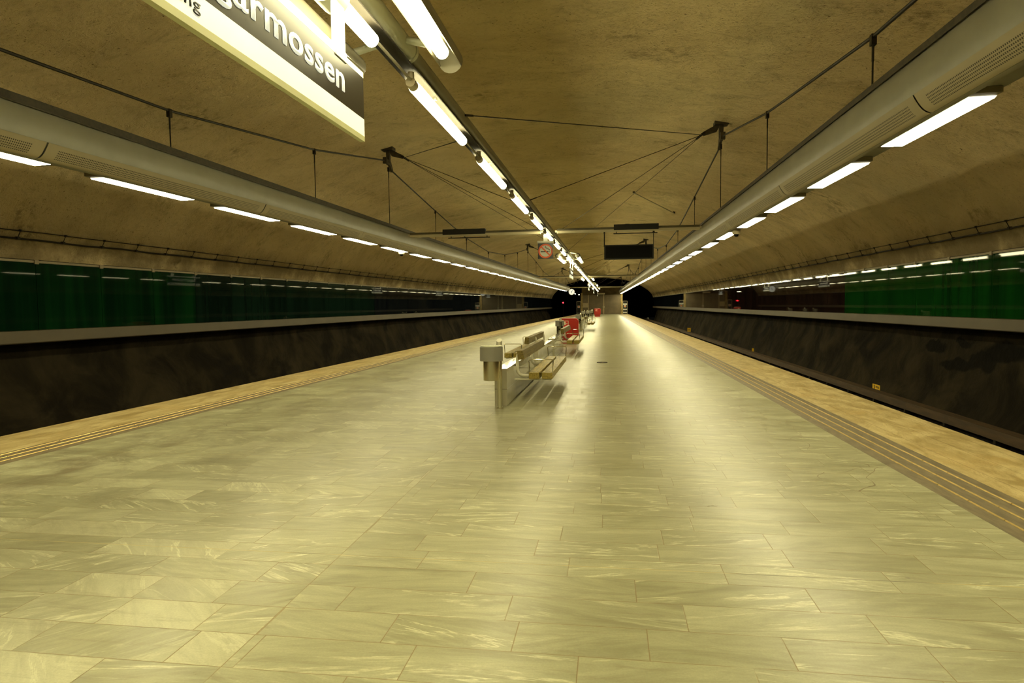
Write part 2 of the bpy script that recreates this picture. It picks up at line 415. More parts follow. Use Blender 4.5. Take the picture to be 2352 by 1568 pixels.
M['board'] = simple('third rail cover board', (.060,.034,.012), .7, 0, .3, 3, stretch=(4,.6,4))
M['yellow'] = simple('yellow sign plate', (.75,.46,.02), .45, 0, .06, 8)
M['dark_wall'] = simple('black tunnel lining', (.006,.006,.005), .95, 0, .2, 2, spec=.05)
M['orange_red'] = simple('orange red sign ring', (.85,.13,.02), .4, 0, .03, 8)
M['tan'] = simple('filter tan', (.45,.40,.24), .5, 0, .03, 8)

def mat_tile():
    m = NT('cream glazed tile')
    tc = m.n('ShaderNodeTexCoord'); sp = m.n('ShaderNodeSeparateXYZ'); m.l(tc.outputs['Object'], sp.inputs[0])
    y, z = m.math('ADD', sp.outputs[1], .305), sp.outputs[2]
    dz = m.math('ABSOLUTE', m.math('SUBTRACT', z, .262)); dz2 = m.math('ABSOLUTE', m.math('SUBTRACT', z, .572))
    dy = m.math('MULTIPLY', m.math('ABSOLUTE', m.math('SUBTRACT', m.math('FRACT', m.math('DIVIDE', y, .61)), .5)), .61)
    dy = m.math('SUBTRACT', .305, dy)
    d = m.math('MINIMUM', m.math('MINIMUM', dz, dz2), dy)
    gr = m.math('SUBTRACT', 1.0, m.ramp(d, .003, .006))
    f = m.noise(tc.outputs['Object'], 2.0, 3)
    m.set(Base_Color=m.mix(m.math('MULTIPLY', gr, .8), m.mix(f, (.43,.395,.285), (.50,.46,.335)), (.09,.07,.04)), Roughness=m.math('ADD', .07, m.math('MULTIPLY', gr, .5)))
    m.b.inputs['Specular IOR Level'].default_value = .6
    wv = m.noise(tc.outputs['Object'], 5, 2)
    m.bump(wv, .05, .01)
    return m.mat
M['tile'] = mat_tile()

def mat_glass(name, c1, c2, rough=.025):
    m = NT(name)
    tc = m.n('ShaderNodeTexCoord'); mp = m.n('ShaderNodeMapping'); mp.inputs['Scale'].default_value = (1,2.2,.12)
    g = m.n('ShaderNodeNewGeometry'); m.l(g.outputs['Position'], mp.inputs[0])
    f = m.noise(mp.outputs[0], 1.3, 4)
    m.set(Base_Color=m.mix(m.ramp(f, .32, .7), c1, c2), Roughness=rough)
    m.b.inputs['Specular IOR Level'].default_value = .09
    wv = m.noise(g.outputs['Position'], 1.7, 1)
    m.bump(wv, .006, .01)
    return m.mat
M['glass_green'] = mat_glass('bright green enamelled glass', (.003,.026,.004), (.005,.050,.006))
M['glass_dkgreen'] = mat_glass('dark green enamelled glass', (.002,.012,.005), (.004,.030,.008))
M['glass_teal'] = mat_glass('dark teal enamelled glass', (.003,.009,.006), (.006,.019,.012))
M['glass_blue'] = mat_glass('blue black enamelled glass', (.004,.005,.007), (.008,.011,.013))
M['glass_plum'] = mat_glass('plum black enamelled glass', (.007,.004,.003), (.016,.008,.006))

# ------------------------------------------------------------------ plan of the station
END = 103.0; BEG = -9.0
edgeL = lerp_tab([(-9,-7.75),(0,-7.63),(17.5,-7.34),(33,-7.08),(60.7,-6.45),(103,-5.15)])
edgeR = lambda y: 4.19-.0137*y
wallL = lambda y: edgeL(y)-3.84
wallR = lambda y: edgeR(y)+3.86
ductR = lambda y: 2.88-.012*y
ductL = lambda y: -6.156+.0147*y
CX = -1.68
YS = rng(BEG, END, 4.0)

def vault_z(x, y):
    c = (wallL(y)+wallR(y))/2; a = (wallR(y)-wallL(y))/2+.02
    t = max(0.0, 1-((x-c)/a)**2)
    z = 2.2+(3.98-.006*y)*math.sqrt(t)
    k = min(1.0, max(0.0, (z-2.7)/1.0))
    d = .16*noise.noise(Vector((x*.28, y*.30, 3.1)))+.07*noise.noise(Vector((x*.8, y*.75, 8.0)))
    return z+d*k

# ------------------------------------------------------------------ platform, tracks, walls
TB = 1.5     # tactile band: from 1.5 m to .97 m in from the edge
m = MB(); vs = []; n = 0
for y in YS:
    l, r = edgeL(y)+1.42, edgeR(y)-TB
    vs += [(l,y,0),(r,y,0),(r,y,-.15),(l,y,-.15)]
fs = []
for i in range(len(YS)-1):
    for j in range(4): fs.append((i*4+j, i*4+(j+1)%4, i*4+4+(j+1)%4, i*4+4+j))
fs += [(0,1,2,3), tuple((len(YS)-1)*4+j for j in (3,2,1,0))]
m.add(vs, fs); struct(m.build('floor', M['floor']))

m = MB(); m.sweep([(-.97,0),(0,0),(0,-.18),(-.97,-.18)], edgeR, YS); struct(m.build('trim_1', M['coping'], bevel=0))
m = MB(); m.sweep([(.93,0),(0,0),(0,-.18),(.93,-.18)], edgeL, YS); struct(m.build('trim_2', M['coping']))

for sgn, ef, offs, band, nm in ((1, edgeR, (-1.36,-1.22,-1.08), (-TB,-.97), 'right'), (-1, edgeL, (1.00,1.14,1.28), (.93,1.42), 'left')):
    t = thing('tactile_strip', 'brown stone warning strip with three brass ribs along the %s platform edge' % nm, 'tactile strip', (0,0,0))
    m = MB(); m.sweep([(band[0],0.0),(band[1],0.0),(band[1],-.12),(band[0],-.12)], ef, YS); m.build('stone_band', M['tactile'], t)
    for q, off in enumerate(offs):
        m = MB(); y = BEG+.3+q*.1*sgn+(.245 if q == 0 else 0)
        while y < END-.5:
            y1 = y+.452
            m.sweep([(off-.009,-.01),(off-.009,.004),(off-.005,.0075),(off+.005,.0075),(off+.009,.004),(off+.009,-.01)], ef, [y, y1])
            y += .464
        m.build('brass_rib', M['brass'], t, smooth=False)

for ef, wf, sg, nm in ((edgeR, wallR, 1, 'right'), (edgeL, wallL, -1, 'left')):
    m = MB(); m.sweep([(-.35*sg,-.18),(-.25*sg,-.18),(-.25*sg,-1.2),(-.35*sg,-1.2)], ef, YS)
    struct(m.build('wall_platform_'+nm, M['concrete_dk']))
    # ballast bed
    m = MB(); vs = []; fs = []; yy = rng(BEG, 140, 1.0); nx = 9
    for y in yy:
        for j in range(nx):
            x = ef(min(y,104))-.3*sg+sg*4.6*j/(nx-1)
            vs.append((x, y, -1.16+.035*noise.noise(Vector((x*2,y*2,0)))))
    for i in range(len(yy)-1):
        for j in range(nx-1): fs.append((i*nx+j, i*nx+j+1, i*nx+nx+j+1, i*nx+nx+j))
    m.add(vs, fs); struct(m.build('floor_track_'+nm, M['ballast'], smooth=True))
    # running rails
    m = MB()
    for off in (1.03, 2.46):
        o = off*sg
        m.sweep([(o-.06,-1.15),(o-.06,-1.13),(o-.012,-1.11),(o-.012,-1.05),(o-.034,-1.04),(o-.034,-1.0),(o+.034,-1.0),(o+.034,-1.04),(o+.012,-1.05),(o+.012,-1.11),(o+.06,-1.13),(o+.06,-1.15)], ef, rng(BEG, 130, 6))
    struct(m.build('trim_3' if sg > 0 else 'trim_4', M['iron']))
    # rock face below the cladding
    yy = rng(BEG, END+1, .6); prof = [(.75,.95),(.72,.55),(.62,.25),(.45,-.1),(.34,-.45),(.22,-.8),(.10,-1.05),(-.10,-1.22)]
    P2 = []
    for i in range(len(prof)-1):
        for k in range(3): P2.append((prof[i][0]+(prof[i+1][0]-prof[i][0])*k/3, prof[i][1]+(prof[i+1][1]-prof[i][1])*k/3))
    P2.append(prof[-1]); nx = len(P2); vs = []; fs = []
    for y in yy:
        for j, (u, z) in enumerate(P2):
            k = min(1, j/4)
            d = .16*noise.noise(Vector((y*.55, z*.9, 5*sg)))+.07*noise.noise(Vector((y*1.7, z*2, 9)))
            vs.append((wf(y)+sg*(u+d*k*.9), y, z))
    for i in range(len(yy)-1):
        for j in range(nx-1): fs.append((i*nx+j, i*nx+j+1, i*nx+nx+j+1, i*nx+nx+j))
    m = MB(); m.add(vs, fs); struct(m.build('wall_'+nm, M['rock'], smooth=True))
    # ledge under the glass and the trim above it
    m = MB(); m.sweep([(.9*sg,.92),(-.03*sg,.92),(-.05*sg,.94),(-.05*sg,1.165),(-.02*sg,1.175),(.9*sg,1.175)], wf, YS)
    led = struct(m.build('trim_5' if sg > 0 else 'trim_6', M['ledge']))
    m = MB(); m.sweep([(-.03*sg,2.505),(-.03*sg,2.55),(.10*sg,2.575),(.10*sg,2.505)], wf, YS)
    y = 14.92 if sg > 0 else 13.14
    while y > BEG+1: y -= 1.645
    while y < END-.5:
        x = wf(y)
        m.box(min(x-.045*sg, x-.02*sg), max(x-.045*sg, x-.02*sg), y-.05, y+.05, 2.48, 2.56); y += 1.645
    struct(m.build('trim_7' if sg > 0 else 'trim_8', M['trim_metal']))

# track side cover boards over the conductor rail (right track in view)
for sg, ef, nm in ((1, edgeR, 'right'), (-1, edgeL, 'left')):
    t = thing('conductor_rail_cover', 'long brown timber cover board of the conductor rail beside the %s track' % nm, 'cover board', (0,0,0))
    o = 3.0*sg; b = o+.26*sg
    ys = rng(BEG, 125, 6)
    m = MB(); m.sweep([(min(o,b),-.885),(max(o,b),-.885),(max(o,b),-.845),(min(o,b),-.845)], ef, ys); m.build('cover_board', M['board'], t)
    m = MB(); f0, f1 = sorted((o, o+.035*sg)); m.sweep([(f0,-1.03),(f1,-1.03),(f1,-.885),(f0,-.885)], ef, ys); m.build('front_board', M['board'], t)
    m = MB(); r0, r1 = sorted((o+.08*sg, o+.18*sg)); m.sweep([(r0,-1.02),(r1,-1.02),(r1,-.94),(r0,-.94)], ef, ys)
    m.build('conductor_rail', M['iron'], t)
    y = BEG+.5; k = 0
    while y < 100 and k < 70:
        x = ef(y)+(o+.13*sg)
        m = MB(); m.box(x-.13, x+.13, y-.04, y+.04, -1.17, -1.02); m.box(x+.10*sg-.02, x+.10*sg+.02, y-.03, y+.03, -1.02, -.885)
        m.build('support', M['wire'], t); y += 1.8; k += 1

# vault
NXV = 56; yy = rng(BEG, END, .55); vs = []; fs = []
for y in yy:
    c = (wallL(y)+wallR(y))/2; a = (wallR(y)-wallL(y))/2+.02
    for j in range(NXV+1):
        th = PI-.093-(PI-.186)*j/NXV
        x = c+a*math.cos(th)
        vs.append((x, y, vault_z(x, y)))
NV = NXV+1
for i in range(len(yy)-1):
    for j in range(NXV): fs.append((i*NV+j, i*NV+j+1, i*NV+NV+j+1, i*NV+NV+j))
m = MB(); m.add(vs, fs); struct(m.build('ceiling', M['vault'], smooth=True))

# dark running tunnels beyond the platform
m = MB()
m.box(-13, 11, 139, 139.4, -1.3, 8); m.box(-13.2, -13, 103, 139.4, -1.3, 8); m.box(11, 11.2, 103, 139.4, -1.3, 8); m.box(-13.2, 11.2, 103, 139.4, 8, 8.2)
m.box(-13.2, -9.6, 103.1, 103.4, -1.3, 8.0); m.box(7.3, 11.2, 103.1, 103.4, -1.3, 8.0); m.box(-9.6, 7.3, 103.1, 103.4, 6.3, 8.0)
struct(m.build('wall_tunnel', M['dark_wall']))

# ------------------------------------------------------------------ enamelled glass panels on both side walls
mg = {}
def panel_proto(key, sg):
    if (key, sg) not in mg:
        mm = MB(); mm.box(min(0,.02*sg), max(0,.02*sg), .006, 1.639, 1.175, 2.505)
        o = mm.build('glass_panel', M[key]); mg[(key,sg)] = o; return o, True
    o = mg[(key,sg)].copy(); COL.objects.link(o); return o, False
for sg, wf, y0 in ((1, wallR, 14.92-1.645*1), (-1, wallL, 10.68-.82)):
    y = y0; k = 0
    while y < END-1.7:
        if sg > 0:
            key = 'glass_green' if y < 22.9 else ('glass_plum' if y < 60 else 'glass_blue')
        else:
            key = 'glass_dkgreen' if y < 15.6 else ('glass_teal' if y < 29 else 'glass_blue')
        o, _ = panel_proto(key, sg)
        ang = math.atan2(wf(y+1.645)-wf(y), 1.645)
        o.location = (wf(y), y, 0); o.rotation_euler[2] = -ang
        side = 'right' if sg > 0 else 'left'
        order = ['frontmost', 'second', 'third', 'fourth', 'fifth', 'sixth']
        if sg > 0 and key == 'glass_green':
            lab = '%s green glass wall panel from the front, above the right track' % order[k]; grp = 'green glass panels on the right wall'
        elif sg < 0 and key == 'glass_dkgreen':
            lab = '%s dark green glass wall panel from the front, above the left track' % order[k]; grp = 'dark green glass panels on the left wall'
        else:
            adj = {'glass_plum':'plum black','glass_blue':'blue black','glass_teal':'dark teal'}[key]
            lab = '%s glass wall panel further down the %s wall' % (adj, side); grp = '%s glass panels on the %s wall' % (adj, side)
        tag(o, lab, 'wall panel', grp)
        y += 1.645; k += 1

# ------------------------------------------------------------------ conduits with clips along both walls
for sg, wf, nm, cy in ((1, wallR, 'right', 10.9), (-1, wallL, 'left', 10.92)):
    t = thing('wall_conduit', 'pair of thin dark pipes clipped along the vault above the %s glass panels' % nm, 'pipe', (0,0,0))
    def wx(y, z):
        c = (wallL(y)+wallR(y))/2; a = (wallR(y)-wallL(y))/2
        return c+sg*a*math.sqrt(max(0,1-((z-2.2)/(3.98-.006*y))**2))-sg*.06
    ys = rng(BEG, END-.5, 1.02)
    m = MB(); m.tube([(wx(y,2.93), y, 2.93+.012*noise.noise(Vector((y*.7,sg,2)))-(.01 if i%2 else 0)) for i, y in enumerate(ys)], .020, 7); m.build('lower_pipe', M['wire'], t, smooth=True)
    m = MB(); m.tube([(wx(y,3.07), y, 3.07+.015*noise.noise(Vector((y*.9,sg,7)))) for y in ys], .010, 6); m.build('upper_pipe', M['wire'], t, smooth=True)
    y = cy
    while y > BEG+2: y -= 1.02
    cnt = 0
    while y < END-1 and cnt < 100:
        m = MB(); a = Vector((wx(y,2.93), y, 2.93)); b = Vector((wx(y,3.07), y, 3.07))
        m.tube([a, b], .008, 5); m.box(a.x-.03, a.x+.03, y-.03, y+.03, 2.905, 2.958); m.box(b.x-.02, b.x+.02, y-.02, y+.02, 3.052, 3.09)
        m.build('clip', M['wire'], t); y += 1.02; cnt += 1

# ------------------------------------------------------------------ the two side ducts
def make_duct(sg, xf, yend, lampspans, joint0, nm):
    """sg=+1: the right duct (inner side toward -x).  Section given as (outward u, z above light plane)"""
    Z0 = 3.156
    t = thing('light_duct', 'long grey ventilation duct with lit strip lamps hanging over the %s platform edge' % nm, 'duct', (0,0,0))
    S_ = lambda pts: [(u*sg, Z0+z) for u, z in pts]
    ys = rng(BEG, yend, 4)
    # casing: inner face, top, back and the lamp trough
    prof = [(-.205,.175),(-.215,.22),(-.222,.33),(-.205,.47),(-.185,.50),(-.05,.51),(.27,.50),(.30,.45),(.30,.16),(.29,.10),(.265,.072),(.25,.066),(.235,.066),(.01,.066),(-.004,.004),(-.016,.002),(-.055,.012),(-.06,.03),(-.19,.165)]
    m = MB(); m.sweep(S_(prof), xf, ys, closed=True); m.build('casing', M['casing'], t, smooth=True)
    m = MB(); m.sweep(S_([(-.15,.505),(-.15,.60),(.16,.60),(.16,.505)]), xf, ys); m.build('cable_tray', M['tray'], t)
    m = MB(); m.sweep(S_([(-.226,.478),(-.226,.492),(-.19,.507),(-.19,.495)]), xf, ys); m.build('lip', M['tray'], t)
    # perforated curved panels
    y = joint0
    while y-4.32 > BEG: y -= 4.32
    arc = []
    for k in range(9):
        a = k/8; arc.append((-.212+.150*a+.0*a, .172-.160*a-.038*math.sin(PI*a)))
    cnt = 0
    while y+4.3 < yend:
        vs = []; fs = []; uv = []
        L = 0; ul = [0]
        for k in range(1, 9):
            L += math.hypot(arc[k][0]-arc[k-1][0], arc[k][1]-arc[k-1][1]); ul.append(L)
        sc = .234/L
        for yy_ in (.012, 4.308):
            for (u, z), q in zip(arc, ul):
                vs.append((xf(y+yy_)+sg*u, y+yy_, Z0+z)); uv.append((q*sc, yy_))
        for k in range(8): fs.append((k, k+1, 9+k+1, 9+k))
        m = MB(); m.add(vs, fs); o = m.build('perforated_panel', M['perf'], t, smooth=True)
        me = o.data; lay = me.uv_layers.new(name='UVMap')
        for lp in me.loops: lay.data[lp.index].uv = uv[lp.vertex_index]
        y += 4.32; cnt += 1
    # lamps
    for k, (y0, y1) in enumerate(lampspans):
        if y1 > yend: break
        x0, x1 = xf(y0), xf(y1)
        vs = []
        for (x, y) in ((x0,y0),(x1,y1)):
            for u, z in ((.012,.006),(.215,.0),(.232,.022),(.236,.050),(.02,.062)): vs.append((x+sg*u, y, Z0+z))  # lit lower outer edge added to throw light onto the side vault
        m = MB(); m.add(vs, [(0,1,6,5),(1,2,7,6)]); m.add(vs, [(2,3,8,7),(3,4,9,8),(4,0,5,9),(0,4,3,2,1),(5,6,7,8,9)], 1); m.build('lamp_strip', [M['lamp_duct'], M['lamp_end']], t)
        if y0 > -1 and y0 < 45:
            for ye, dy in ((y0,-.10),(y1,.10)):
                m = MB(); a, b = sorted((ye+dy*.1, ye+dy)); x = xf(ye)
                m.box(min(x+.02*sg,x+.22*sg), max(x+.02*sg,x+.22*sg), a, b, Z0+.015, Z0+.062); m.build('lamp_holder', M['casing_in'], t)
    return t
fr = [7.40,9.87,12.35,14.73,17.28,19.80,22.62,25.0,27.6]
while fr[-1] < 108: fr.append(fr[-1]+2.5)
fr = [7.40-2.49*k for k in range(6,0,-1)]+fr
make_duct(1, ductR, 102.8, [(y-1.62, y) for y in fr], 6.19, 'right')
fl = [7.24+2.465*k for k in range(-6, 40)]
make_duct(-1, ductL, 80.0, [(y, y+1.68) for y in fl], 6.2, 'left')

# lamps that go on alone past the end of the left duct
for k, (x, y) in enumerate(((-5.07, 98.0), (-4.88, 106.5))):
    t = thing('tunnel_lamp', ['short bare strip lamp beside the clock past the left duct end', 'far short bare strip lamp in the dark left tunnel by the end wall'][k], 'lamp', (x, y, 3.12))
    m = MB(); m.box(-.08,.08,-.9,.9,.03,.09); m.build('housing', M['pipe2'], t)
    m = MB(); m.box(-.05,.05,-.75,.75,-.02,.03); m.build('lamp_tube', M['lamp_duct'], t)
    m = MB(); m.tube([(0,0,.09),(0,0,1.6)], .01, 6); m.build('hanger', M['wire'], t)

# ------------------------------------------------------------------ centre light rail
RX, RZ = -1.69, 3.48
t = rail = thing('light_rail', 'long central pipe rail with a row of lit tubes hung below it', 'light rail', (0,0,0))
m = MB(); m.tube([(RX+.01, BEG, 3.705), (RX+.01, 100, 3.705)], .072, 20); m.build('pipe', M['pipe2'], t, smooth=True)
# trough: half shell open below
def shell(r0, r1, a0, a1, n=12):
    p = [(r1*math.cos(a0+(a1-a0)*k/n), r1*math.sin(a0+(a1-a0)*k/n)) for k in range(n+1)]
    q = [(r0*math.cos(a1-(a1-a0)*k/n), r0*math.sin(a1-(a1-a0)*k/n)) for k in range(n+1)]
    return p+q
m = MB(); m.sweep([(u, RZ+.045+z) for u, z in shell(.076,.084,math.radians(30),math.radians(165))], lambda y: RX, [BEG, 100]); m.build('trough', M['trough'], t, smooth=True)
m = MB(); m.tube([(RX, BEG, RZ+.03), (RX, 100, RZ+.03)], .012, 8); m.build('wiring_pipe', M['pipe2'], t, smooth=True)
y = BEG+.6
while y < 100:
    m = MB(); m.tube([(RX, y, RZ+.10), (RX+.01, y, 3.68)], .018, 8); m.build('pipe_spacer', M['pipe2'], t, smooth=True); y += 2.953
k0 = -5
for k in range(k0, 32):
    y0 = 5.66+2.953*k; y1 = y0+1.92
    if y0 < BEG or y1 > 100: continue
    ns = 12 if y1 < 12 else 6

    m = MB(); m.tube([(RX, y0, RZ), (RX, y1, RZ)], .052, ns, cap=False); m.tube([(RX, y0-.004, RZ), (RX, y0, RZ)], .052, ns, 1); m.tube([(RX, y1, RZ), (RX, y1+.006, RZ), (RX, y1+.014, RZ)], .052, ns, 1, r1=.034); m.build('lamp_tube', [M['lamp_rail'], M['lamp_end']], t, smooth=True)
    if y0 < 45:
        m = MB(); m.tube([(RX, y0-.02, RZ), (RX, y0-.11, RZ+.01)], .044, 14); m.tube([(RX, y0-.09, RZ+.04), (RX, y0-.09, RZ+.095)], .03, 8); m.build('lamp_socket', M['socket'], t, smooth=True)

# stouter sleeves of the rail at the lamp groups
for k, (a, b) in enumerate(((.6, 5.45), (26.7, 31.4), (48.6, 54.6), (64.5, 71.5), (80, 84.5))):
    m = MB(); m.tube([(RX+.01, a, 3.705), (RX+.01, b, 3.705)], .086, 20); m.tube([(RX+.01, b-.03, 3.705), (RX+.01, b+.02, 3.705)], .095, 20); m.build('sleeve', M['pipe'], rail, smooth=True)

# side luminaires on arms to the left and right of the rail
def side_lum(x, segs, label):
    y0 = segs[0][0]-.25; y1 = segs[-1][1]+.28
    t = thing('side_luminaire', label, 'lamp', (x, (y0+y1)/2, 3.5), 0, 'tube lamps on arms beside the light rail')
    c = (y0+y1)/2
    m = MB(); m.sweep([(u, .045+z) for u, z in shell(.090,.100,math.radians(-25),math.radians(205))], lambda y: 0, [y0-c, y1-c])
    for yy_, d in ((y0-c, -1), (y1-c, 1)):     # rounded cap
        m.tube([(0, yy_-.01*d, .045), (0, yy_+.03*d, .045), (0, yy_+.06*d, .045), (0, yy_+.08*d, .045)], .100, 18, r1=.045)
    m.build('housing', M['pipe2'], t, smooth=True)
    for a, b in segs:
        ns = 12 if b < 12 else 6
        m = MB(); m.tube([(0, a-c, .01), (0, b-c, .01)], .052, ns, cap=False); m.tube([(0, a-.004-c, .01), (0, a-c, .01)], .052, ns, 1); m.tube([(0, b-c, .01), (0, b+.012-c, .01)], .052, ns, 1, r1=.034); m.build('lamp_tube', [M['lamp_side'], M['lamp_end']], t, smooth=True)
    for yy_ in (y0+.12, y1-.12):
        d = RX+.01-x
        m = MB(); m.tube([(d*.10, yy_-c, .12), (d*.82, yy_-c, .19)], .030, 10); m.build('arm', M['pipe'], t, smooth=True)
    return t
groups = [([(1.3,3.10),(3.22,5.02)], 'nearest station sign'), ([(27.0,28.75),(28.9,30.6)], 'second station sign'),
          ([(49.0,51.2),(51.3,53.6)], 'third station sign'), ([(65.2,67.6),(67.8,70.6)], 'fourth station sign'), ([(80.3,82),(82.1,84)], 'last lamp group')]
for segs, w in groups:
    side_lum(-1.27, segs, 'grey tube lamp on arms right of the rail, at the '+w)
    side_lum(-2.09, segs, 'grey tube lamp on arms left of the rail, at the '+w)

# ------------------------------------------------------------------ lettering
def text_mesh(txt, name, mat, parent, height_ref, width, ext=.003):
    """flat text standing in the local YZ plane reading along +Y; scaled so that the x-height = height_ref and width fits"""
    cu = bpy.data.curves.new('txt', 'FONT'); cu.body = txt; cu.size = 1; cu.extrude = 0; cu.resolution_u = 4
    cu.offset = .018 if name == 'lettering' else .002; cu.space_character = 1.06
    ob = bpy.data.objects.new('txt', cu); COL.objects.link(ob)
    dg = bpy.context.evaluated_depsgraph_get(); me = bpy.data.meshes.new_from_object(ob.evaluated_get(dg))
    bpy.data.objects.remove(ob)
    bm = bmesh.new(); bm.from_mesh(me)
    xs = [v.co.x for v in bm.verts]; x0, x1 = min(xs), max(xs)
    sy = height_ref/.50; sx = width/(x1-x0)
    for v in bm.verts: v.co = Vector((0, (v.co.x-x0)*sx, v.co.y*sy))
    r = bmesh.ops.extrude_face_region(bm, geom=bm.faces[:])
    for e in r['geom']:
        if isinstance(e, bmesh.types.BMVert): e.co.x += ext
    bmesh.ops.recalc_face_normals(bm, faces=bm.faces)
    me2 = bpy.data.meshes.new(name); bm.to_mesh(me2); bm.free(); me2.materials.append(mat)
    o = bpy.data.objects.new(name, me2); COL.objects.link(o); o.parent = parent
    return o

# ------------------------------------------------------------------ station name signs hung along the rail
SL, SH = 2.30, .453          # length and height; local origin = bottom centre
def station_sign(label, y_end, x=-1.637):
    t = thing('station_sign', label, 'sign', (x, y_end-SL/2, 2.665), 0, 'station name signs under the light rail')
    h = SL/2; w = .016
    def slab(name, z0, z1, mat, ww=w):
        mm = MB(); mm.box(-ww, ww, -h, h, z0, z1); return mm.build(name, mat, t, bevel=0)
    slab('lower_lip', 0, .034, M['sign_frame'], w)
    wb = slab('white_band', .034, .146, M['sign_white'])
    bb = slab('black_band', .146, .418, M['sign_black'], w-.001)
    slab('top_rail', .418, .453, M['sign_white'])
    for s in (1, -1):
        o = text_mesh('Bagarmossen', 'lettering', M['letter'], bb, .104, 1.66)
        o2 = text_mesh('Utg\u00e5ng', 'small_lettering', M['ink'], wb, .036, .33)
        if s > 0:
            o.location = (w-.001, .827-1.66, .228); o2.location = (w, -.63-.33, .078)
        else:
            o.rotation_euler[2] = PI; o2.rotation_euler[2] = PI
            o.location = (-w+.001, -.827+1.66, .228); o2.location = (-w, -.63, .078)
    for yy_ in (.785, -.785):
        mm = MB(); mm.box(-.008, .012, yy_-.083, yy_+.083, .445, .765)
        mm.box(.012, .022, yy_-.083, yy_+.083, .41, .47)
        mm.build('hanger_plate', M['white'], t, bevel=.003)
        mm = MB(); mm.sweep([(u-.053, .815+z) for u, z in shell(.088,.096,math.radians(-100),math.radians(260),20)], lambda y: 0, [yy_-.10, yy_+.10])
        mm.box(-.033, .017, yy_-.09, yy_+.09, .90, 1.03)
        mm.tube([(.02, yy_, .985), (.06, yy_, .975)], .012, 8)
        mm.build('clamp_band', M['pipe'], t, smooth=True)
    return t
s0 = station_sign('nearest black and white Bagarmossen station sign at the top of the view', 4.258)
dup(s0, 'second Bagarmossen station sign, hung between the second lamp group', (-1.637, 29.85-SL/2, 2.665))
dup(s0, 'third Bagarmossen station sign down the rail, seen almost edge on', (-1.637, 54.2-SL/2, 2.665))
dup(s0, 'fourth Bagarmossen station sign down the rail, a thin pale sliver', (-1.637, 70.8-SL/2, 2.665))
dup(s0, 'farthest Bagarmossen station sign, in front of the end wall doors', (-1.637, 94.5-SL/2, 2.665))

# ------------------------------------------------------------------ no smoking sign
t = thing('no_smoking_sign', 'square black no smoking sign with red ring hung under the rail', 'sign', (-1.69, 17.55, 2.80))
W = .205
m = MB(); m.box(-W, W, -.02, .02, -.01, .40); bk = m.build('backing', M['sign_black'], t)
m = MB(); m.box(-W-.015, W+.015, -.03, .03, .405, .46); m.build('top_bar', M['white'], t, bevel=.004)
m = MB(); m.box(-.055, .055, -.008, .008, .45, .63); m.build('hanger_plate', M['white'], t)
def disc(mm, r0, r1, y0, y1, c=(0,.195), n=40, a0=0, a1=2*PI):
    if r0 <= 0:
        mm.prism([(c[0]+r1*math.cos(2*PI*k/n), c[1]+r1*math.sin(2*PI*k/n)) for k in range(n)], 'y', y0, y1)
    else:
        for k in range(n):
            a, b = a0+(a1-a0)*k/n, a0+(a1-a0)*(k+1)/n
            mm.prism([(c[0]+r*math.cos(q), c[1]+r*math.sin(q)) for r, q in ((r0,a),(r1,a),(r1,b),(r0,b))], 'y', y0, y1)
m = MB(); disc(m, 0, .175, -.023, -.019); m.build('white_disc', M['white'], bk)
m = MB(); disc(m, .152, .192, -.026, -.019)
c45 = math.cos(math.radians(45)); hw = .017
L_ = .158
m.prism([(-L_*c45-hw*c45, .195+L_*c45-hw*c45), (-L_*c45+hw*c45, .195+L_*c45+hw*c45), (L_*c45+hw*c45, .195-L_*c45+hw*c45), (L_*c45-hw*c45, .195-L_*c45-hw*c45)], 'y', -.029, -.022)
m.build('red_ring', M['orange_red'], bk)
m = MB(); m.box(-.13, .075, -.0255, -.022, .165, .193); m.build('cigarette', M['ink'], bk)
m = MB(); m.box(.082, .122, -.0255, -.022, .165, .193); m.build('ember', M['tan'], bk)
m = MB()
for dx in (0, .02):
    pts = [(.118-dx*.9, .205+dx*.6), (.112-dx, .235), (.075, .252-dx*.2), (.045-dx*.6, .262), (.02-dx*1.2, .285), (-.005, .312+dx*.2), (.012, .335)]
    m.tube([(x, -.024, z) for x, z in pts], .005, 6)
m.build('smoke', M['ink'], bk, smooth=True)

# ------------------------------------------------------------------ cross beams between ducts and rail
def beam(x0, x1, y, z, label, box=None, rail=None):
    c = (x0+x1)/2
    t = thing('cross_beam', label, 'beam', (c, y, z))
    m = MB(); m.prism([(-.055,-.066),(.055,-.066),(.062,-.045),(.062,.0),(-.062,.0),(-.062,-.045)], 'x', x0-c, x1-c); m.build('lower_profile', M['beam'], t, bevel=.004)
    m = MB(); m.prism([(-.05,.002),(.05,.002),(.05,.030),(.035,.062),(-.035,.062),(-.05,.030)], 'x', x0-c, x1-c); m.build('upper_profile', M['beam_dk'], t)
    m = MB()
    for xa, xb in ((x0-c-.055, x0-c+.02), (x1-c-.02, x1-c+.055)): m.tube([(xa,0,0),(xb,0,0)], .038, 10)
    m.build('end_stub', M['socket'], t, smooth=True)
    if box:
        m = MB(); m.box(box[0]-c, box[1]-c, -.085, .075, -.025, .125); m.box(box[0]-c+.3, box[0]-c+.42, -.03, .03, .125, .14); m.build('black_box', M['black'], t, bevel=.008)
    if rail:
        m = MB(); m.box(rail[0]-c, rail[1]-c, -.03, .03, -.125, -.105)
        for q in (rail[0]+.08, rail[1]-.08): m.box(q-c-.01, q-c+.01, -.01, .01, -.11, -.06)
        m.build('lower_rail', M['black'], t)
    return t
beam(-5.60, -1.87, 18.1, 3.58, 'nearest beige cross beam between left duct and rail with a black box', (-4.64,-3.42), (-4.49,-3.30))
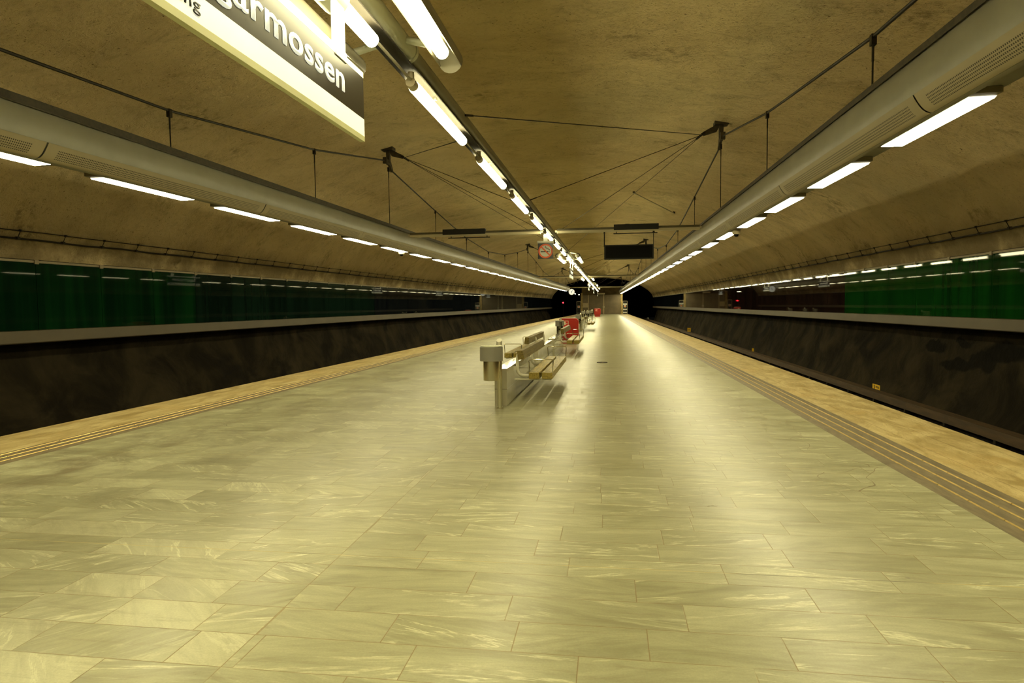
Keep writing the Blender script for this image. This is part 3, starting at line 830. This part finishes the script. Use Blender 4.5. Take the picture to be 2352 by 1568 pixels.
beam(-1.42, 2.38, 18.1, 3.58, 'nearest beige cross beam between rail and right duct with a black box', (.12,1.31), (.11,1.28))
beam(-5.16, -1.87, 48.2, 3.60, 'second cross beam down the hall, left of the light rail')
beam(-1.45, 2.02, 48.2, 3.60, 'second cross beam down the hall, right of the light rail')
beam(-4.71, -1.87, 78.8, 3.60, 'far cross beam left of the rail, behind the round clock')
beam(-1.45, 1.65, 78.8, 3.60, 'far cross beam right of the rail, just before the end wall')

t = thing('display_board', 'blank black information display hung under the nearest right cross beam', 'display', (.52, 18.1, 2.77))
m = MB(); m.box(-.66, .66, -.09, .09, 0, .385); hs = m.build('housing', M['black'], t, bevel=.006)
m = MB(); m.box(-.62, .62, -.094, -.085, .03, .355); m.build('screen', M['black_gl'], hs)
for x in (-.655, .655):
    m = MB(); m.tube([(x,0,.34),(x,0,.62),(x,0,.74)], .010 if x > 0 else .016, 6); m.box(x-.02,x+.02,-.04,.04,.70,.76); m.build('hanger_rod', M['wire'], t)

# ------------------------------------------------------------------ suspension: brackets, rods, stay wires
rodR = lambda y: 2.76-.012*y
rodL = lambda y: -6.04+.0147*y
def bracket(sg, y, label):
    x = (rodR if sg > 0 else rodL)(y); zc = vault_z(x, y)
    t = thing('anchor_bracket', label, 'bracket', (x, y, zc))
    i = -sg                                     # toward the rail
    m = MB(); m.box(-.16,.16,-.13,.13,-.05,.10); m.prism([(-.05,-.05),(.05,-.05),(.045,-.36),(-.045,-.36)], 'y', -.055, .055); m.build('ceiling_plate', M['iron'], t, bevel=.01)
    m = MB(); m.prism([(i*.02,-.04),(i*.16,-.06),(i*.42,-.19),(i*.40,-.27),(i*.10,-.19)], 'y', -.03, .03); m.build('stay_arm', M['iron'], t)
    m = MB()
    for k in range(4): m.tube([(i*(.36+.035*k),-.05+.03*k,-.20-.02*k),(i*(.45+.03*k),-.06+.05*k,-.25-.02*k)], .026, 8)
    m.build('stay_clamp', M['wire'], t, smooth=True)
    m = MB(); m.prism([(-.12,-.30),(-.02,-.28),(.02,-.28),(.12,-.30),(.30,-.52),(.24,-.56),(.04,-.42),(-.04,-.42),(-.24,-.40),(-.26,-.30)], 'x', -.03, .03); m.box(-.05,.05,-.30,-.22,-.43,-.27); m.build('rod_clamp', M['iron'], t)
    zp = 3.705-zc
    for dy in (-8.6, -2.5, 3.9, 10.2):
        yp = y+dy
        if yp < -6 or yp > 99: continue
        a = Vector((i*.46, dy*.01, -.26)); b = Vector((RX+.01-x-i*.072, dy, zp))
        m = MB(); m.tube([a, b], .007, 6); m.tube([b-(b-a).normalized()*.16, b], .013, 6); m.build('stay_wire', M['wire'], t, smooth=True)
    return t
words = ['nearest', 'second', 'third', 'farthest']
brR = [15.94, 41.8, 67.6, 93.2]; brL = [16.9, 43.6, 70.2, 96.0]
for k in range(4):
    bracket(1, brR[k], '%s iron ceiling bracket with stay wires above the right duct' % words[k])
    bracket(-1, brL[k], '%s iron ceiling bracket with stay wires above the left duct' % words[k])
def rod_span(sg, ya, yb, label, first=None):
    xf = rodR if sg > 0 else rodL
    t = thing('suspension_rod', label, 'suspension rod', (0,0,0))
    n = 6; ys = [ya+(yb-ya)*k/n for k in range(n+1)]
    zs = []
    for k, y in enumerate(ys):
        q = abs(k-n/2)/(n/2); zz = 4.06+.12*q**1.5*0+(1.34)*q**1.75
        zs.append(zz)
    za, zb = vault_z(xf(ya), ya)-.40, vault_z(xf(yb), yb)-.40
    zs[0] = min(zs[0], za) if ya > 0 else zs[0]; zs[-1] = zb
    pts = [(xf(y), y, z) for y, z in zip(ys, zs)]
    if ya > 0: pts[0] = (pts[0][0], ya+.27, za-.12)
    pts[-1] = (pts[-1][0], yb-.25, zb+.05)
    m = MB()
    for k in range(n): m.tube([pts[k], pts[k+1]], .019, 8)
    m.build('chain_rod', M['rod'], t, smooth=True)
    ends = ys if sg*0+1 else ys
    for k in range(0 if ya > 0 else 1, n+1):
        y = ys[k]; x = xf(y); z = zs[k]-(.42 if k in (0,) else (.05 if k == n else 0))
        if k == 0: continue
        if k == n: z = zb-.1
        zb2 = 3.156+.60
        if sg < 0 and y > 79: continue
        m = MB(); m.tube([(x, y, z), (x, y, zb2)], .009, 6); m.box(x-.025, x+.025, y-.03, y+.03, z-.09, z+.02); m.tube([(x,y,z-.25),(x,y,z-.09)], .012, 6)
        m.build('hanger', M['wire'], t)
    return t
def spans(sg, br, nm):
    seq = [br[0]-25.9]+br
    for k in range(4):
        rod_span(sg, seq[k], seq[k+1], ['front dark suspension rod with hangers, running up to the nearest %s bracket', 'second dark suspension rod with hangers, behind the nearest %s bracket', 'third suspension rod with hangers far along the %s duct', 'farthest suspension rod with hangers above the %s duct end'][k] % nm)
spans(1, brR, 'right'); spans(-1, brL, 'left')

# loose pale pipe against the vault
t = thing('ceiling_pipe', 'short thin pale pipe fixed against the vault right of the rail', 'pipe', (1.75, 27.6, 0))
pa = (.95, 26.2); pb = (2.75, 29.0)
m = MB(); m.tube([(pa[0]-1.75, pa[1]-27.6, vault_z(*pa)-.06), (pb[0]-1.75, pb[1]-27.6, vault_z(*pb)-.06)], .022, 8); m.build('tube', M['beam'], t, smooth=True)
m = MB()
for q in (pa, pb): m.box(q[0]-1.79, q[0]-1.71, q[1]-27.64, q[1]-27.56, vault_z(*q)-.07, vault_z(*q)+.05)
m.build('clip', M['iron'], t)

# ------------------------------------------------------------------ camera domes
def dome(x, y, label):
    t = thing('camera_dome', label, 'security camera', (x, y, 3.16), 0, 'security camera domes under the ducts')
    m = MB(); m.lathe([(.0,.04),(.085,.04),(.09,.0),(.09,-.05),(.078,-.075),(.05,-.078)], 20); m.build('housing', M['socket'], t, smooth=True)
    m = MB(); m.lathe([(.052,-.077),(.048,-.10),(.034,-.125),(.0,-.135)], 16); m.build('lens_bubble', M['black_gl'], t, smooth=True)
    return t
d0 = dome(2.81, 15.3, 'white camera dome under the right duct, nearer one')
dup(d0, 'white camera dome under the left duct, nearer one', (-6.02, 18.55, 3.16))
dup(d0, 'small white camera dome far along the left duct', (-5.67, 39.9, 3.16))
dup(d0, 'small white camera dome far along the right duct', (2.50, 39.6, 3.16))

# ------------------------------------------------------------------ benches on tiled divider walls
def divider(y0, label, L=3.66):
    m = MB(); m.box(-.0975, .0975, 0, L, 0, .578)
    o = m.build('divider_wall', M['tile'], None, (-1.672, y0, 0), bevel=.004)
    return tag(o, label, 'low wall', 'tiled divider walls along the platform')
divider(9.94, 'nearest low cream tiled wall, behind the front litter bin')
divider(14.45, 'second low cream tiled wall, carrying the left facing bench')
divider(18.80, 'third low cream tiled wall, in front of the near red cabinet')
divider(38.35, 'fourth low cream tiled wall, beyond the near red cabinet')
divider(42.85, 'farthest low cream tiled wall, partly hidden behind the fourth')

def make_bench(label):
    """origin: floor, at the wall face, near end; seat toward +x, runs along +y"""
    t = thing('bench', label, 'bench', (-1.5735, 10.62, 0), 0, 'wooden platform benches')
    L = 3.45
    for a, b in ((.255,.430),(.470,.645)):
        m = MB(); m.box(a, b, 0, L, .345, .45); m.build('seat_plank', M['wood'], t, bevel=.006)
    m = MB(); m.prism([(.075,.655),(.185,.668),(.155,.815),(.062,.81)], 'y', 0, L); m.build('backrest', M['wood_back'], t, bevel=.006)
    for y in (.05, 2.05):
        m = MB(); pts = [(.11,y,.76),(.075,y,.74),(.062,y,.69),(.062,y,.52)]
        for k in range(9):
            a = PI+PI/2*k/8; pts.append((.162+.10*math.cos(a), y, .50+.10*math.sin(a)))
        pts += [(.30,y,.395),(.33,y,.37)]
        m.tube(pts, .026, 10); m.box(.0, .05, y-.03, y+.03, .49, .55); m.build('bracket_tube', M['white_tube'], t, smooth=True)
    m = MB(); m.box(.01, .62, .06, .12, .322, .345); m.box(.01,.62, 2.03, 2.09, .322, .345); m.box(.01,.62,L-.12,L-.06,.322,.345); m.build('under_bracket', M['white_tube'], t)
    for y in (.07, L-.07):
        m = MB(); x0, x1 = .262, .640; r = .03
        pts = [(x0,y,.452),(x0-.012,y,.62)]
        for k in range(5):
            a = PI-PI/2*k/4; pts.append((x0-.012+r+r*math.cos(a), y, .63+r*math.sin(a)))
        for k in range(5):
            a = PI/2-PI/2*k/4; pts.append((x1+.012-r+r*math.cos(a), y, .63+r*math.sin(a)))
        pts.append((x1,y,.452))
        m.tube(pts, .0085, 8); m.box(x0-.01, x1+.01, y-.025, y+.025, .450, .4545); m.build('armrest', M['chrome'], t, smooth=True)
    return t
b0 = make_bench('nearest wooden bench facing the right track, beside the front bin')
dup(b0, 'wooden bench facing the left track, seen over the front tiled wall', (-1.7705, 18.35, 0), PI)
dup(b0, 'second right facing wooden bench, in front of the near red cabinet', (-1.5735, 20.25, 0), 0)
dup(b0, 'farthest visible wooden bench, to the right beyond the red cabinet', (-1.5735, 39.5, 0), 0)

# ------------------------------------------------------------------ litter bins
def make_bin(label):
    """origin: foot of the post; bin hangs toward -y"""
    t = thing('litter_bin', label, 'litter bin', (-1.648, 9.70, 0), 0, 'steel litter bins')
    m = MB(); m.lathe([(.0,0),(.055,0),(.055,.012),(.038,.014),(.038,.99),(.0,.99)], 20); po = m.build('post', M['steel'], t, smooth=True)
    m = MB(); n = 24; vs = []; fs = []
    for k in range(n):                       # ashtray tube cut at a slant
        a = 2*PI*k/n; x, y = .043*math.cos(a), .043*math.sin(a)
        vs += [(x, y, .93), (x, y, 1.035+y*.6)]
    for k in range(n): fs.append((2*k, 2*((k+1)%n), 2*((k+1)%n)+1, 2*k+1))
    fs.append(tuple(2*k+1 for k in range(n)))
    m.add(vs, fs); m.build('ashtray', M['brushed'], po, smooth=True)
    cx, cy = -.085, -.205
    m = MB(); m.lathe([(.0,.452),(.122,.452),(.122,.78),(.118,.78),(.118,.47),(.0,.47)], 32, (cx,cy,0)); m.build('body', M['steel'], t, smooth=True)
    m = MB(); m.lathe([(.122,.742),(.170,.742),(.170,.945),(.160,.952),(.155,.945),(.155,.76),(.122,.76)], 36, (cx,cy,0)); cl = m.build('collar', M['grey_band'], t, smooth=True)
    m = MB(); prof = [(.150,.90),(.156,.953),(.163,.962),(.150,.968),(.120,.94),(.10,.80)]
    m.lathe(prof, 30, (cx,cy,0)); m.build('bin_liner', M['liner'], cl, smooth=True)
    m = MB(); m.box(min(cx+.05,0)-.02, .02, -.13, -.02, .60, .66); m.build('mounting_arm', M['steel'], t)
    return t
k0 = make_bin('nearest steel litter bin with grey collar, before the first tiled wall')
dup(k0, 'litter bin standing just in front of the near red cabinet', (-1.82, 24.55, 0), -2.53)
dup(k0, 'litter bin behind the near red cabinet, before the fourth tiled wall', (-1.66, 38.0, 0), -.2)
dup(k0, 'litter bin with its liner showing, left of the far red cabinet', (-1.63, 62.0, 0), 0)
dup(k0, 'dark distant litter bin left of the others, before the end wall', (-2.15, 57.0, 0), 0)
dup(k0, 'distant litter bin behind the farthest bench, under the brown doors', (-1.95, 58.5, 0), .6)

# ------------------------------------------------------------------ red fire cabinets
def rrect(w, h0, h1, r, n=6, rb=None):
    rb = r if rb is None else rb
    p = []
    for cx, cz, a0, q in ((w-r, h1-r, 0, r), (-w+r, h1-r, PI/2, r), (-w+rb, h0+rb, PI, rb), (w-rb, h0+rb, 1.5*PI, rb)):
        for k in range(n+1):
            a = a0+PI/2*k/n; p.append((cx+q*math.cos(a), cz+q*math.sin(a)))
    return p
def make_cabinet(label):
    t = thing('fire_cabinet', label, 'fire cabinet', (-1.60, 25.75, 0), 0, 'red fire hose cabinets')
    m = MB(); m.prism(rrect(.395, .24, 1.02, .13, 7, .06), 'y', -.16, .20); m.build('body', M['red'], t, bevel=.02, smooth=True)
    m = MB(); m.prism(rrect(.335, .30, .955, .09), 'y', -.168, -.155); m.build('door', M['red'], t, bevel=.006)
    m = MB(); m.box(-.325,.325,-.12,.17,0,.245); m.build('plinth', M['red'], t, bevel=.01)
    m = MB(); m.prism([(-.36,1.02),(.30,1.02),(.30,1.032),(-.36,1.032)], 'y', -.14, .18); m.build('top_edge', M['white_tube'], t)
    # fire hose sign: white frame, red field, white reel and arrow
    c = (-.115, .80)
    m = MB(); m.box(c[0]-.125, c[0]+.125, -.173, -.167, c[1]-.125, c[1]+.125); sf = m.build('hose_sign', M['sand'], t)
    m = MB(); m.box(c[0]-.112, c[0]+.112, -.176, -.172, c[1]-.112, c[1]+.112); m.build('sign_field', M['red_hi'], sf)
    m = MB(); m.box(c[0]-.085, c[0]+.015, -.179, -.175, c[1]-.035, c[1]+.09); m.box(c[0]-.075, c[0]-.05, -.179, -.175, c[1]-.095, c[1]-.035)
    m.prism([(c[0]+.03,c[1]+.035),(c[0]+.06,c[1]+.035),(c[0]+.06,c[1]+.055),(c[0]+.092,c[1]+.022),(c[0]+.06,c[1]-.012),(c[0]+.06,c[1]+.010),(c[0]+.03,c[1]+.010)], 'y', -.179, -.175)
    m.build('sign_symbol', M['sand'], sf)
    return t
c0 = make_cabinet('near bright red fire hose cabinet behind the second bench')
dup(c0, 'far small red fire hose cabinet before the brown end doors', (-1.50, 82.4, 0), 0)

# small metal hatch cover on the platform
t = thing('floor_hatch', 'small broken metal hatch ring on the floor right of the benches', 'floor hatch', (-.20, 17.55, 0))
m = MB(); m.lathe([(.10,.0),(.145,.0),(.14,.014),(.105,.014)], 24); m.build('ring', M['iron'], t, smooth=True)
m = MB(); m.lathe([(.0,.002),(.10,.002),(.10,.005),(.0,.005)], 20); m.build('cover', M['black'], t)
m = MB(); m.box(-.08,-.03,.02,.06,.005,.016); m.tube([(.0,-.05,.008),(.045,-.06,.014)], .014, 8); m.build('latch', M['chrome'], t)

# ------------------------------------------------------------------ clock, signal, signs by the tracks
t = thing('platform_clock', 'round white lit clock hung from the far left cross beam', 'clock', (-4.47, 78.4, 3.06))
m = MB()
n = 40
m.prism([(.36*math.cos(2*PI*k/n), .36*math.sin(2*PI*k/n)) for k in range(n)], 'y', -.09, .09); m.build('case', M['socket'], t, smooth=True)
m = MB(); m.prism([(.335*math.cos(2*PI*k/n), .335*math.sin(2*PI*k/n)) for k in range(n)], 'y', -.096, -.088); m.build('dial', M['clock_face'], t)
m = MB(); m.prism([(-.015,-.05),(.03,-.05),(.12,.22),(.10,.23)], 'y', -.103, -.098); m.build('minute_hand', M['ink'], t)
m = MB(); m.prism([(-.03,.05),(.02,.06),(.0,-.15),(-.05,-.14)], 'y', -.108, -.104); m.build('hour_hand', M['ink'], t)
m = MB(); m.tube([(0,0,.35),(0,0,.56)], .02, 8); m.build('hanger', M['wire'], t)

t = thing('signal_lamp', 'small red signal light glowing in the dark left tunnel', 'signal', (-7.85, 112, -1.15))
m = MB(); m.tube([(0,0,0),(0,0,2.6)], .05, 8); m.build('post', M['iron'], t)
m = MB(); m.box(-.16,.16,-.1,.1,2.7,3.3); m.build('head', M['black'], t)
m = MB(); m.lathe([(.0,0),(.13,0),(.13,.03),(.0,.03)], 16)
m.v = [(x, -.10-z, 3.02+y) for x, y, z in m.v]; m.build('red_lens', M['red_signal'], t)

def track_plate(x, y, z, w, h, face, mat, label, name, marks):
    t = thing(name, label, 'sign', (x, y, -1.16))
    zc = z+1.16
    m = MB(); m.tube([(.0,.0,0),(0,0,zc)], .012, 6); m.build('stake', M['iron'], t)
    if face == 'x':
        m = MB(); m.box(-.022,-.012,-w/2,w/2,zc-h/2,zc+h/2); m.build('plate', mat, t)
        m = MB()
        for (a,b,c,d) in marks: m.box(-.0255,-.021,-w/2+w*a,-w/2+w*b,zc-h/2+h*c,zc-h/2+h*d)
    else:
        m = MB(); m.box(-w/2,w/2,-.022,-.012,zc-h/2,zc+h/2); m.build('plate', mat, t)
        m = MB()
        for (a,b,c,d) in marks: m.box(-w/2+w*a,-w/2+w*b,-.0255,-.021,zc-h/2+h*c,zc-h/2+h*d)
    m.build('marks', M['ink'], t)
    return t
track_plate(7.42, 19.55, -.885, .50, .21, 'x', M['yellow'], 'yellow warning plate with dark markings beside the right track, nearer one', 'warning_plate', [(.72,.82,.25,.85),(.10,.55,.55,.63),(.10,.55,.70,.78),(.15,.75,.18,.27)])
t = track_plate(6.55, 56.0, -.66, .27, .32, 'y', M['yellow'], 'small square yellow plate reading K1 far along the right track', 'track_marker', [(.22,.32,.28,.66),(.34,.42,.42,.52),(.42,.50,.28,.40),(.42,.50,.54,.66),(.64,.74,.28,.66),(.57,.64,.56,.64)])
track_plate(6.15, 108.0, -.85, .33, .30, 'y', M['sand'], 'small pale plate on a thin post in the dark right tunnel mouth', 'tunnel_marker', [(.3,.7,.35,.65)])
track_plate(6.98, 33.5, -.80, .10, .20, 'y', M['yellow'], 'tiny yellow marker post at the foot of the right rock wall', 'yellow_marker', [(.3,.7,.1,.25)])

# ------------------------------------------------------------------ end wall with doors
def P_(x): return x
m = MB()
m.box(-4.45, -4.16, 103.0, 103.6, 0, 3.35); m.box(1.72, 2.02, 103.0, 103.6, 0, 3.35)
struct(m.build('trim_9', M['concrete']))
m = MB(); m.box(-4.45, 2.02, 103.05, 103.6, 3.05, 3.36); m.box(-4.30, 2.0, 103.2, 103.7, 3.36, 4.25)
struct(m.build('wall_back', M['concrete_dk']))
d = thing('door_1', 'wide brown double door with pale side panel in the end wall', 'door', (-1.2, 103.25, 0)); d['kind'] = 'structure'
for k in ('label','category'): del d[k]
for a, b in ((-2.0, .26), (.36, 1.72), (1.72, 2.90)):
    m = MB(); m.box(a, b, 0, .08, .02, 3.02); m.build('leaf', M['door'], d)
m = MB(); m.box(.24, .37, -.03, .08, 0, 3.04); m.build('mullion', M['beam_dk'] if False else M['door_pale'], d)
m = MB(); m.box(.16,.45,-.06,-.03,1.0,1.25); m.build('door_handle', M['beam'], d)
m = MB(); m.box(-2.15,-2.02,-.02,.08,.5,3.04); m.build('side_mullion', M['door_pale'], d)
m = MB(); m.box(-2.95,-2.15,0,.06,1.75,3.0); m.box(-2.95,-2.15,0,.06,.0,1.05); m.build('side_panel', M['door'], d)
m = MB(); m.box(-2.95,-2.13,-.02,.05,1.05,1.75); m.box(-2.70,-2.45,-.025,-.02,1.22,1.26); m.build('pale_panel', M['door_pale'], d)

t = thing('ceiling_box', 'pale flat box hung above the end doors', 'box', (-1.25, 102.4, 3.05))
m = MB(); m.box(-.55,.55,-.15,.15,.0,.24); m.build('case', M['beam'], t, bevel=.01)
m = MB()
for x in (-.45,.45): m.tube([(x,0,.24),(x,0,1.2)], .012, 6)
m.build('hanger', M['wire'], t)

def gate(x0, x1, label, bands):
    w = x1-x0
    t = thing('end_gate', label, 'gate', (x0, 102.9, 0))
    m = MB(); r = .03
    m.tube([(0,0,0),(0,0,2.02)], r, 8); m.tube([(w,0,0),(w,0,2.02)], r, 8); m.tube([(0,0,2.0),(w,0,2.0)], r, 8); m.tube([(0,0,.18),(w,0,.18)], r, 8); m.build('frame', M['socket'], t, smooth=True)
    m = MB(); m.box(.03, w-.03, .0, .02, .2, 1.98); m.build('mesh_panel', M['black'], t)
    m = MB(); c = w/2; m.box(c-.17,c+.17,-.03,-.005,1.02,1.36); nt = m.build('notice', M['sand'], t)
    m = MB(); m.box(c-.09,c+.09,-.034,-.03,1.10,1.28); m.build('notice_print', M['orange_red'], nt)
    for z0, z1 in bands:
        m = MB(); m.box(0, w, -.026, -.002, z0, z1); m.build('white_band', M['white'], t)
    return t
gate(-5.08, -4.47, 'narrow dark gate with one notice left of the end doors', [])
gate(2.06, 2.72, 'narrow gate with three white bands right of the end doors', [(1.40,1.62),(.60,.80),(.12,.34)])

# ------------------------------------------------------------------ world, camera, colour
w = bpy.data.worlds.new('dark'); S.world = w; w.use_nodes = True
w.node_tree.nodes['Background'].inputs[0].default_value = (.002,.002,.0015,1); w.node_tree.nodes['Background'].inputs[1].default_value = 1.0

def nrm(v): return Vector(v).normalized()
F = 1500.0
dY = nrm((224., 86., F)); rho = .0115
dZ = nrm((-rho, 1.0, -(-rho*224.+86.)/F)); dX = nrm(dZ.cross(dY))
if dX.x < 0: dX = -dX
R = Matrix(((dX[0], dX[1], -dX[2]), (dY[0], dY[1], -dY[2]), (dZ[0], dZ[1], -dZ[2])))
cam = bpy.data.cameras.new('camera'); cam.sensor_width = 36.0; cam.sensor_fit = 'HORIZONTAL'; cam.lens = F/2352*36
cam.clip_start = .05; cam.clip_end = 400
co = bpy.data.objects.new('camera', cam); COL.objects.link(co)
co.matrix_world = Matrix.Translation((0,0,1.56)) @ R.to_4x4()
S.camera = co
S.view_settings.view_transform = 'Standard'; S.view_settings.look = 'None'; S.view_settings.gamma = 1; S.view_settings.exposure = 0
S.view_settings.use_curve_mapping = False
S.cycles.max_bounces = 4; S.cycles.diffuse_bounces = 3; S.cycles.glossy_bounces = 2; S.cycles.transmission_bounces = 0
S.cycles.use_denoising = True
S.cycles.sample_clamp_indirect = 6
S.cycles.caustics_reflective = False; S.cycles.caustics_refractive = False
S.cycles.use_adaptive_sampling = True; S.cycles.adaptive_threshold = .14; S.cycles.adaptive_min_samples = 12
for _k in ('lamp_end','sign_white','letter','clock_face','red_signal'):
    M[_k].cycles.emission_sampling = 'NONE'
